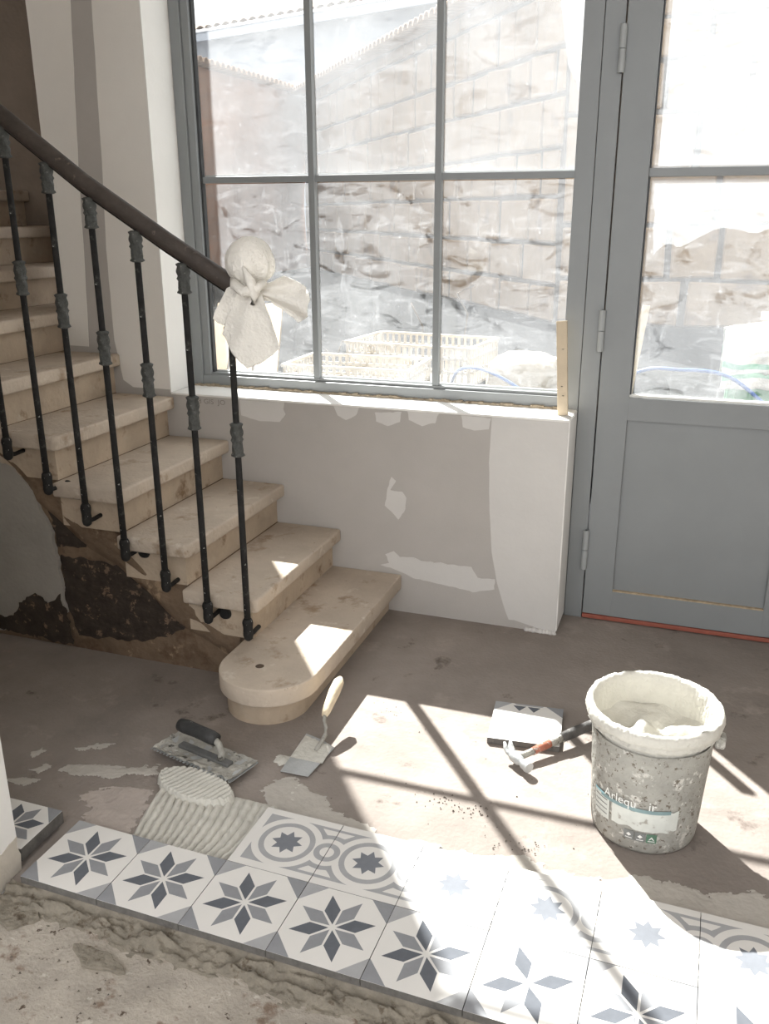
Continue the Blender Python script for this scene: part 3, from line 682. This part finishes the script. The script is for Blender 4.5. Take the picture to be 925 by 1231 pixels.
o = cr.build('mortar_crumbs', M('crumb', (98, 90, 82), .95, .4, 90), fix=False); tag(o, 'dark crumbs of mortar scattered on floor and screed', 'crumbs', None, 'stuff')

# ================================================================== BUCKET
BX, BY, BH, BR0, BR1 = 1.268, .487, .325, .122, .141
bk = thing('bucket', (BX, BY, 0), 'dirty white plastic bucket of tile adhesive caked with splashes', 'bucket')
def brad(z): return BR0+(BR1-BR0)*z/BH
pr = [(.112, .0), (BR0, .006)]+[(brad(z), z) for z in (.05, .1, .15, .2, .25, .285)]
def lath_noise(prof, n, amp, c, mi=0, seed=0, fr=14):
    vs = []; k = len(prof)
    for j, (r, z) in enumerate(prof):
        for i in range(n):
            a = 2*PI*i/n; rr = r+amp*nz(math.cos(a)*r*fr*6, math.sin(a)*r*fr*6, z*fr*5+seed); zz = z+amp*nz(math.cos(a)*9, math.sin(a)*9, z*30+seed+5)
            vs.append((c[0]+rr*math.cos(a), c[1]+rr*math.sin(a), c[2]+zz))
    return vs, [(j*n+i, j*n+(i+1) % n, (j+1)*n+(i+1) % n, (j+1)*n+i) for j in range(k-1) for i in range(n)]
def bprof():
    out = [(.110, .001), (BR0-.003, .002), (BR0, .010)]+[(brad(z), z) for z in [.03+.02*i for i in range(13)]]
    return out
vs, fs = lath_noise(bprof(), 72, .0012, (BX, BY, 0)); fs.append(tuple(range(72))[::-1])
body = MB().add(vs, fs).build('body', bucket_m, bk, smooth=True)
rimp = [(brad(.286), .284), (.146, .286), (.150, .291), (.1455, .297), (.152, .301), (.155, .310), (.1535, .323), (.149, .330), (.142, .330), (.137, .323), (.134, .300), (.132, .27), (.129, .215)]
vs, fs = lath_noise(rimp, 200, .0032, (BX, BY, 0), seed=3, fr=34)
MB().add(vs, fs).build('rim', adh, bk, smooth=True)
def inner(u, v):
    a = 2*PI*u; r = .1325*v
    x, y = r*math.cos(a), r*math.sin(a)
    h = .232+.016*nz(x*14, y*14, 2)+.006*nz(x*35, y*35, 6)+.018*v**3
    h -= .030*math.exp(-((x-.015)**2+(y+.01)**2)/.0012); h += .026*math.exp(-((x+.02)**2/.0006+(y-.03)**2/.0016)); h += .03*math.exp(-((x-.055)**2/.0007+(y-.01)**2/.0010))
    return (BX+x, BY+y, h)
MB().grid(inner, 80, 30).build('wet_adhesive', adh, bk, smooth=True)
# handle ears + wire bail folded down on the right
MB().box(BX+.137, BX+.160, BY-.03, BY+.0, .252, .285).build('handle_ear', bucket_m, bk, bevel=.006)
# printed label wrapped on the body
def wrap(x, z, off=.0022):      # x = arc metres from the label centre
    a = math.radians(-100)+x/.131; r = brad(z)+off; return (BX+r*math.cos(a), BY+r*math.sin(a), z)
def wrap_rect(x0, x1, z0, z1, m, name, off=.0022, slope=0.0, par=None, n=24, rg=.0):
    mb = MB(); mb.grid(lambda u, v: wrap(x0+(x1-x0)*u, (z0+(z1-z0)*v)+slope*u+rg*nz(u*9, v*3, x0*50)*(1 if v in (0, 1) else 0), off), n, 4)
    return mb.build(name, m, par or bk, smooth=True, fix=False)
lab = wrap_rect(-.085, .085, .118, .128, teal, 'label_band', .0024)
wrap_rect(-.050, .105, .070, .122, label_w, 'label_panel', .0021, rg=.008)
wrap_rect(-.108, -.058, .062, .128, label_w, 'label_panel', .0022, rg=.004)
wrap_rect(-.108, -.075, .124, .130, M('label_cyan', (150, 190, 200), .7, .1, 30), 'label_stripe', .0026)
for k in range(4): wrap_rect(-.105, -.064, .074+.013*k, .0765+.013*k, label_d, 'label_line', .0027)
for k, (x0, m) in enumerate(((-.016, label_d), (.010, label_d), (.036, label_g))):
    e_ = wrap_rect(x0, x0+.024, .038, .062, m, 'hazard_square', .0026, n=6)
    q = wrap_rect(x0+.004, x0+.020, .042, .044, letter, 'square_mark', .0032, n=6, par=e_)
    tri = [(0, .004), (.007, -.006), (.0035, -.005), (.0, -.001), (-.0035, -.005), (-.007, -.006)] if k == 2 else [(0, .005), (.006, 0), (0, -.005), (-.006, 0)]
    MB().add([wrap(x0+.012+a, .052+b_, .0032) for a, b_ in tri], [tuple(range(len(tri)))]).build('square_mark', letter, e_, fix=False)
for body_, xo in (('Arlequ', -.073), ('ir', .033)):
    vs, fs = text_mesh(body_, .034)
    MB().add([wrap(xo+v[0]*.86, .128+v[1]*.95+.002*nz(v[0]*60, v[1]*60), .0034) for v in vs], fs).build('printed_name', letter, bk, fix=False)

# ================================================================== HAMMER
hm = thing('hammer', (.934, .612, 0), 'claw hammer with orange banded handle lying beside the bucket', 'hammer', rotz=math.atan2(.196, .163))
hl = lambda mb, name, m, **k: mb.build(name, m, hm, local=True, **k)
# local x = along the handle, y = across: head along y (face at -y, claw at +y)
hb = MB()
hb.tube([(0, -.052, .024), (0, -.044, .024), (0, -.043, .024), (0, -.030, .024), (0, -.028, .024), (0, -.018, .024)], [.0145, .0150, .0135, .0135, .0105, .0105], 16)
hb.tube([(0, -.020, .024), (0, -.010, .024), (0, .012, .024), (0, .022, .024)], [.011, .0150, .0150, .011], 12)
hd = hl(hb, 'head', steel, smooth=True, autosm=True)
for s_ in (-1, 1):
    cl = MB().tube([(s_*.002, .014, .024), (s_*.006+.002, .030, .028), (s_*.009+.004, .042, .036), (s_*.010+.008, .050, .048)], [.0115, .010, .0075, .003], 8, flat=.55)
    hl(cl, 'claw', steel, smooth=True)
MB().tube([(.0, 0, .024), (.05, 0, .026), (.12, 0, .031), (.16, 0, .034)], [.0085, .0085, .0095, .0105], 12, flat=1.15).build('handle', caked, hm, local=True, smooth=True)
MB().tube([(.055, 0, .0262), (.075, 0, .0278), (.115, 0, .0307)], [.0098, .0100, .0106], 12, flat=1.15).build('orange_band', orange, hm, local=True, smooth=True)
MB().tube([(.155, 0, .0336), (.19, 0, .036), (.24, 0, .038), (.29, 0, .038), (.31, 0, .037)], [.0125, .0135, .0130, .0145, .013], 12, flat=1.15).build('grip', M('worn_grip', (88, 86, 84), .8, .3, 30, .4, 80, spots=[((168, 164, 156), 40, .58, .06)]), hm, local=True, smooth=True)

# ================================================================== NOTCHED TROWEL
nt_ = thing('notched_trowel', (.138, .352, .018), 'notched adhesive trowel with black handle resting on fresh adhesive', 'trowel', rotz=math.radians(-13)); nt_.rotation_euler.x = math.radians(-2)
pl = MB(); L2, W2 = .143, .056
out = [(-L2, -W2)]
nn = 23
for k in range(nn):
    x0 = -L2+.003+(2*L2-.006)*k/nn; x1 = -L2+.003+(2*L2-.006)*(k+.5)/nn; out += [(x0, -W2), (x0, -W2+.007), (x1, -W2+.007), (x1, -W2)]
out += [(L2, -W2), (L2, W2), (-L2, W2)]
pl.prism(out, .003, .0045).build('blade', steel, nt_, local=True)
def cake(u, v):
    x = -L2+.002+(2*L2-.004)*u; y = -W2+.006+(2*W2-.007)*v
    ed = min(1, u/.04, (1-u)/.04, v/.08, (1-v)/.08)
    return (x, y, .0044+.0065*max(0, nz(x*34, y*34, 3)+.25*nz(x*110, y*110, 2)+.22)*min(1, ed*2)+.007*max(0, 1-min(u, 1-u, v*.4, (1-v)*.4)/.045)*max(0, .4+nz(x*60, y*60, 1)))
MB().grid(cake, 90, 36).build('adhesive_crust', caked, nt_, local=True, smooth=True)
MB().box(-.085, .095, -.012, .012, .0045, .016).build('spine', M('dark_metal', (92, 92, 90), .6, .3, 30, .3, 80), nt_, local=True, bevel=.004)
MB().tube([(.060, 0, .012), (.064, 0, .035), (.056, 0, .058), (.038, 0, .068)], [.011, .009, .009, .010], 10).build('bracket', caked, nt_, local=True, smooth=True)
MB().tube([(-.088, 0, .071), (-.082, 0, .071), (-.06, 0, .072), (-.02, 0, .072), (.03, 0, .070), (.048, 0, .068)], [.009, .0175, .0195, .0180, .0190, .0170], 16).build('grip', blackgrip, nt_, local=True, smooth=True)

# ================================================================== MARGIN TROWEL
mt = thing('margin_trowel', (.395, .45, 0), 'square bladed trowel with cream handle pointing up near the bottom step', 'trowel')
MB().prism([(.353, .374), (.432, .377), (.447, .521), (.40, .545), (.345, .560)], .006, .0085).build('blade', steel, mt, bevel=.0006, seg=1)
MB().grid(lambda u, v: (.347+.094*u+.004*(1-v), .440+.110*v-.03*(u)*v, .0087+.004*max(0, nz(u*6, v*6, 4)+.1)*min(1, u/.1, (1-u)/.1, v/.15, (1-v)/.15)), 26, 26).build('adhesive_film', adh, mt, smooth=True)
MB().tube([(.404, .490, .010), (.406, .520, .014), (.410, .545, .026), (.409, .552, .046), (.405, .552, .066), (.402, .566, .080)], [.005, .0062, .0062, .0055, .0052, .0055], 10).build('shank', caked, mt, smooth=True)
MB().tube([(.402, .560, .077), (.402, .572, .081), (.401, .59, .088), (.400, .64, .108), (.3995, .675, .121), (.399, .690, .127)], [.0085, .0115, .0135, .0170, .0155, .006], 14).build('handle', creamgrip, mt, smooth=True)

# ================================================================== BATTEN ON THE SILL
def batten(p0, p1, wx, wy, m, name, lab, cat, knots=True):
    p0, p1 = Vector(p0), Vector(p1); t = (p1-p0).normalized(); a = Vector((1, 0, 0)); a = (a-t*a.dot(t)).normalized(); b_ = t.cross(a)
    vs = [p+a*sx*wx/2+b_*sy*wy/2 for p in (p0, p1) for sx, sy in ((-1,-1),(1,-1),(1,1),(-1,1))]
    o = MB().add(vs, [(0,3,2,1),(4,5,6,7),(0,1,5,4),(1,2,6,5),(2,3,7,6),(3,0,4,7)]).build(name, m, bevel=.0015)
    return tag(o, lab, cat)
bt = batten((.878, 1.500, ZS), (.852, 1.530, 1.068), .034, .018, wood, 'wood_batten', 'short pine batten standing on the sill against the grey post', 'wood')
for k, (zz, xx) in enumerate(((.98, .861), (.86, .866), (.83, .872))):
    MB().lathe([(.004, 0), (.001, .001)], 8, (0, 0, 0)).build('nail_hole', gasket, bt, local=True).location = Vector((xx+.003, 1.4905+.0085*(zz-.765)/.1, zz))-ORG[bt.name]

# ================================================================== OUTSIDE
GZ = .62
gr = MB().box(-12, 8, 1.98, 26, GZ-.3, GZ).box(-12, 8, 1.78, 2.0, -.3, -.02).build('ground', earth); tag(gr, 'grey courtyard ground outside the window', None, None, 'structure')  # base colour kept very dark to stand in for shade on the ground
# stone wall: an oblique run from the far corner, then a run facing the window
swall = thing('stone_wall', (.3, 5.3, GZ), 'tall wall of pale squared stone blocks across the courtyard', 'wall')
def stone_run(A, B, ztop, seed, name):
    rnd = random.Random(seed); A = Vector(A); B = Vector(B); d = (B-A); Ln = d.length; d.normalize(); nrm = Vector((d.y, -d.x))
    if nrm.y > 0: nrm = -nrm
    q = [A-nrm*0, B-nrm*0, B-nrm*.45, A-nrm*.45]
    MB().prism([(v.x, v.y) for v in q], GZ-.05, ztop).build('mortar_core', joint, swall)
    z = GZ
    while z < ztop-.1:
        hgt = min(rnd.uniform(.24, .38), ztop-z); s_ = -rnd.uniform(0, .3)
        if ztop-z-hgt < .12: hgt = ztop-z
        while s_ < Ln:
            wd = rnd.uniform(.28, .72); a0, a1 = max(s_, 0)+.012, min(s_+wd, Ln)-.012
            if a1-a0 > .08:
                pr_ = rnd.uniform(.012, .035); j = lambda: rnd.uniform(-.012, .012)
                fr = [(a0+.012+j(), z+.02+j()), (a1-.012+j(), z+.02+j()), (a1-.012+j(), z+hgt-.016+j()), (a0+.012+j(), z+hgt-.016+j())]
                bkp = [(a0, z+.008), (a1, z+.008), (a1, z+hgt-.008), (a0, z+hgt-.008)]
                vs = []
                for (s0, zz), o_ in [(p, -.04) for p in bkp]+[(p, pr_) for p in fr]:
                    p3 = A+d*s0+nrm*o_; vs.append((p3.x, p3.y, zz))
                MB().add(vs, [(0,3,2,1),(4,5,6,7),(0,1,5,4),(1,2,6,5),(2,3,7,6),(3,0,4,7)]).build('stone', rubble, swall, bevel=.010, seg=1)
            s_ += wd
        z += hgt
stone_run((-4.43, 11.34), (.25, 5.32), 3.0, 3, 'a')
stone_run((.25, 5.32), (3.6, 5.32), 4.1, 5, 'b')
d_ = (Vector((.25, 5.32))-Vector((-4.43, 11.34))); Ld = d_.length; d_.normalize()
cop = None
def coping(A, B, z, n, par):
    global cop
    A = Vector(A); B = Vector(B); d = (B-A).normalized(); L_ = (B-A).length; ang = math.atan2(d.y, d.x)
    for k in range(n):
        p = A+d*(L_*(k+.5)/n)
        if cop is None:
            mb = MB(); vs = []
            for yy, w_ in ((-.30, .066), (.30, .058)):
                for i in range(9):
                    a = PI*i/8; vs += [(w_*math.cos(a), yy, .058*math.sin(a)+(-.03 if yy < 0 else 0.02))]
                for i in range(9):
                    a = PI*i/8; vs += [((w_-.014)*math.cos(a), yy, .046*math.sin(a)+(-.03 if yy < 0 else 0.02))]
            fs = [(i, i+1, 18+i+1, 18+i) for i in range(8)]+[(9+i, 27+i, 27+i+1, 9+i+1) for i in range(8)]+[(i, 9+i, 9+i+1, i+1) for i in range(8)]+[(18+i, 18+i+1, 27+i+1, 27+i) for i in range(8)]
            o = mb.add(vs, fs).build('coping_tile', roofm, par, local=True, smooth=True); cop = o
        else: o = sub(cop, 'coping_tile', par)
        o.location = Vector((p.x, p.y, z))-ORG[par.name]; o.rotation_euler = (0, 0, ang)
coping((-4.43, 11.34), (.20, 5.40), 3.0, 58, swall)
# rendered side wall with tile coping
gw = thing('garden_wall', (-4.5, 9, GZ), 'pinkish rendered garden wall with tiled top on the left', 'wall')
def gwf(u, v):
    y = 4.0+7.4*u; z = GZ-.05+(3.0-GZ+.05)*v; return (-4.45+.05*nz(y*1.2, z*1.2)+.03*nz(y*4, z*4, 3), y, z)
MB().grid(gwf, 60, 26).build('render_face', render_pink, gw, smooth=True)
MB().box(-4.9, -4.5, 4.0, 11.4, GZ-.05, 3.0).build('wall_core', joint, gw)
coping((-4.6, 11.3), (-4.6, 4.1), 3.0, 56, gw)
# house behind, its eave parallel with the oblique wall
hs = thing('house', (-5.2, 15.5, GZ), 'pale house with long tiled roof behind the courtyard walls', 'house')
HA, HB = Vector((-9.5, 16.56)), Vector((1.2, 13.2)); hd_ = (HB-HA).normalized(); hn = Vector((-hd_.y, hd_.x))
if hn.y < 0: hn = -hn
HZ = 4.80
q = [HA, HB, HB+hn*6, HA+hn*6]
MB().prism([(v.x, v.y) for v in q], GZ-.05, HZ).build('house_wall', housewhite, hs)
Lh = (HB-HA).length
def rooff(u, v):
    s0 = -.3+(Lh+.6)*u; t = -.45+5.2*v; p = HA+hd_*s0+hn*t
    return (p.x, p.y, HZ+.02+.30*(t+.45)+.05*abs(math.sin(s0*PI/.24))+.035*((t*2.6) % 1.0))
MB().grid(rooff, 520, 54).build('roof', roofm, hs, fix=False)
q = [HA-hn*.42, HB-hn*.42, HB-hn*.36, HA-hn*.36]
MB().prism([(v.x, v.y) for v in q], HZ-.16, HZ).build('gutter', M('gutter_grey', (172, 178, 188), .5, .05, 3), hs)
q = [HA-hn*.42, HB-hn*.42, HB, HA]
MB().prism([(v.x, v.y) for v in q], HZ-.03, HZ).build('soffit', housewhite, hs)

# plastic crates outside the window
def crate(loc, rz, sx, sy, h, lab):
    t = thing('plastic_crate', loc, lab, 'crate', 'plastic crates outside the window', rotz=rz)
    w_ = .007
    def ring_box(z0, z1, e, ww): 
        m = MB(); X, Y = sx/2+e, sy/2+e
        m.box(-X, X, -Y, -Y+ww, z0, z1).box(-X, X, Y-ww, Y, z0, z1).box(-X, -X+ww, -Y+ww, Y-ww, z0, z1).box(X-ww, X, -Y+ww, Y-ww, z0, z1); return m
    ring_box(h-.012, h, .010, .018).build('rim', crate_m, t, local=True)
    MB().box(-sx/2+.01, sx/2-.01, -sy/2+.01, sy/2-.01, 0, .006).build('bottom', crate_m, t, local=True)
    for nm, ax, sgn in (('side_lattice', 'x', -1), ('side_lattice', 'x', 1), ('end_lattice', 'y', -1), ('end_lattice', 'y', 1)):
        m = MB(); Ln = sx if ax == 'x' else sy; n = int(Ln/.032); off = sgn*((sy if ax == 'x' else sx)/2-.004)
        def bx_(a0, a1, z0, z1):
            if ax == 'x': m.box(a0, a1, off-w_/2, off+w_/2, z0, z1)
            else: m.box(off-w_/2, off+w_/2, a0, a1, z0, z1)
        for k in range(n+1):
            a = -Ln/2+Ln*k/n; bx_(a-.006, a+.006, 0, h-.01)
        for zz in (.0, h*.33, h*.66): bx_(-Ln/2, Ln/2, zz, zz+.012)
        m.build(nm, crate_m, t, local=True)
    return t
crate((-.13, 2.235, GZ+.02), .02, .56, .34, .145, 'nearer pale plastic crate with lattice sides outside the window')
crate((.02, 2.72, GZ+.02), -.10, .62, .40, .185, 'farther pale plastic crate with lattice sides behind the nearer crate')
# boards leaning in the lower left of the window
plank_m = M('weathered_plank', (158, 140, 116), .85, .2, 12, .2, 60)
for k, (x0, x1) in enumerate(((-1.10, -.82), (-.97, -.69), (-.84, -.56))):
    batten((x0, 2.85, GZ+.33), (x1+.02, 2.12, GZ+.025), .11, .022, plank_m, 'plank', ['leftmost pale plank leaning low outside the window corner', 'middle pale plank leaning low outside the window corner', 'rightmost pale plank lying low outside the window corner'][k], 'plank')['group'] = 'planks outside the window'
# pale stones
def rock(c, s, seed, lab, m=chalk):
    bm = bmesh.new(); bmesh.ops.create_icosphere(bm, subdivisions=4, radius=1)
    vs = []
    for v in bm.verts:
        p = v.co.copy(); p = Vector([math.copysign(abs(q_)**.55, q_) for q_ in p]); p *= 1+.10*nz(p.x*2+seed, p.y*2, p.z*2)+.05*nz(p.x*7, p.y*7+seed, p.z*7)
        vs.append((c[0]+p.x*s[0], c[1]+p.y*s[1], c[2]+max(-1, p.z)*s[2]))
    bm.verts.index_update(); fs = [tuple(v.index for v in f.verts) for f in bm.faces]; bm.free()
    return tag(MB().add(vs, fs).build('stone_block', m, smooth=True), lab, 'stone', 'loose stones outside')
rock((.585, 2.36, GZ+.105), (.150, .16, .105), 2, 'large pale rough stone block outside the right window pane')
rock((.86, 2.16, GZ+.05), (.075, .09, .055), 5, 'small crumbly pale stone near the window post outside', earth)
rock((1.115, 2.26, GZ+.075), (.075, .10, .08), 8, 'rough grey stone outside at the door glass corner', earth)
# blue pipe
def hose(pts, lab):
    P_ = [Vector(p) for p in pts]; out = []
    for i in range(len(P_)-1):
        p0, p1, p2, p3 = P_[max(i-1, 0)], P_[i], P_[i+1], P_[min(i+2, len(P_)-1)]
        for k in range(8):
            t = k/8; out.append(.5*((2*p1)+(p2-p0)*t+(2*p0-5*p1+4*p2-p3)*t*t+(3*p1-p0-3*p2+p3)*t**3))
    out.append(P_[-1]); return tag(MB().tube(out, .007, 8).build('water_pipe', blue, smooth=True), lab, 'pipe')
hose([(.24, 2.42, GZ+.03), (.34, 2.2, GZ+.155), (.47, 2.13, GZ+.170), (.64, 2.08, GZ+.10), (.72, 2.05, GZ+.02)], 'thin blue pipe arching in front of the pale stone block')
hose([(.90, 2.3, GZ+.02), (1.00, 2.18, GZ+.15), (1.10, 2.15, GZ+.205), (1.2, 2.12, GZ+.215), (1.40, 2.10, GZ+.20), (1.6, 2.08, GZ+.05)], 'thin blue pipe curving behind the door glass')
# green tub with a striped cloth
tb = thing('garden_stool', (1.50, 2.32, GZ-.0), 'pale green plastic stool outside the door under the cloth', 'stool')
MB().box(1.385, 1.66, 2.20, 2.46, GZ+.30, GZ+.325).build('seat', greenplastic, tb, bevel=.012)
for sx in (1.40, 1.625):
    for sy in (2.215, 2.425): MB().box(sx, sx+.032, sy, sy+.03, GZ, GZ+.30).build('leg', greenplastic, tb, bevel=.005)
MB().box(1.43, 1.63, 2.225, 2.235, GZ+.0, GZ+.14).build('apron', greenplastic, tb, bevel=.003)
cl = MB()
def clothf(u, v):
    x = 1.372+.33*u
    L_ = [(2.175, GZ+.14), (2.182, GZ+.22), (2.186, GZ+.315), (2.20, GZ+.338), (2.30, GZ+.352), (2.46, GZ+.338), (2.49, GZ+.30), (2.495, GZ+.15)]
    f = v*(len(L_)-1); i = min(int(f), len(L_)-2); t = f-i
    y = L_[i][0]*(1-t)+L_[i+1][0]*t; z = L_[i][1]*(1-t)+L_[i+1][1]*t
    return (x+.006*nz(v*6, u*3), y+.012*math.sin(u*19+v*3)*(1 if v < .3 else .2)*(1-v), z+.012*nz(u*5, v*8, 2)+(.02*math.sin(u*PI) if .35 < v < .8 else 0)+(.02*u if v < .1 else 0))
clm = M('white_cloth', (206, 202, 196), .9, .05, 20, .4, 120); clg = M('cloth_green', (132, 176, 154), .9, .06, 20)
mbc = MB(); nu, nv = 40, 64
vs = [clothf(i/(nu-1), j/(nv-1)) for j in range(nv) for i in range(nu)]
mbc.v = vs
for j in range(nv-1):
    mi = 1 if j in (4, 5, 9, 10) or j in (nv-8, nv-7) else 0
    for i in range(nu-1): mbc.f.append((j*nu+i, j*nu+i+1, (j+1)*nu+i+1, (j+1)*nu+i)); mbc.m.append(mi)
co = mbc.build('striped_cloth', [clm, clg], smooth=True); md = co.modifiers.new('thick', 'SOLIDIFY'); md.thickness = .004; md.offset = 1
tag(co, 'white cloth with green stripes draped over the stool outside', 'cloth')
batten((1.50, 2.30, GZ+.405), (1.66, 2.40, GZ+.405), .03, .03, creamgrip, 'wood_stick', 'cream stick lying on the striped cloth', 'wood')
batten((1.030, 2.08, GZ), (1.078, 2.12, GZ+.45), .028, .018, wood, 'wood_batten', 'narrow pine batten leaning outside behind the door glass', 'wood')
# twigs outside
for k, pts in enumerate(([(-.42, 2.45, GZ+.02), (-.36, 2.42, GZ+.18), (-.33, 2.44, GZ+.12), (-.28, 2.43, GZ+.22)], [(-.10, 3.05, GZ), (-.08, 3.05, GZ+.22), (-.15, 3.06, GZ+.34)], [(.13, 3.0, GZ), (.17, 3.0, GZ+.3), (.11, 3.0, GZ+.40), (.20, 3.0, GZ+.44)])):
    tag(MB().tube(pts, .004, 6).build('twig', M('twig', (104, 96, 88), .9, .2, 20), smooth=True), ['crooked twig beside the planks outside', 'bare twig standing behind the farther crate', 'tall bent twig right of the farther crate'][k], 'twig', 'twigs outside the window')
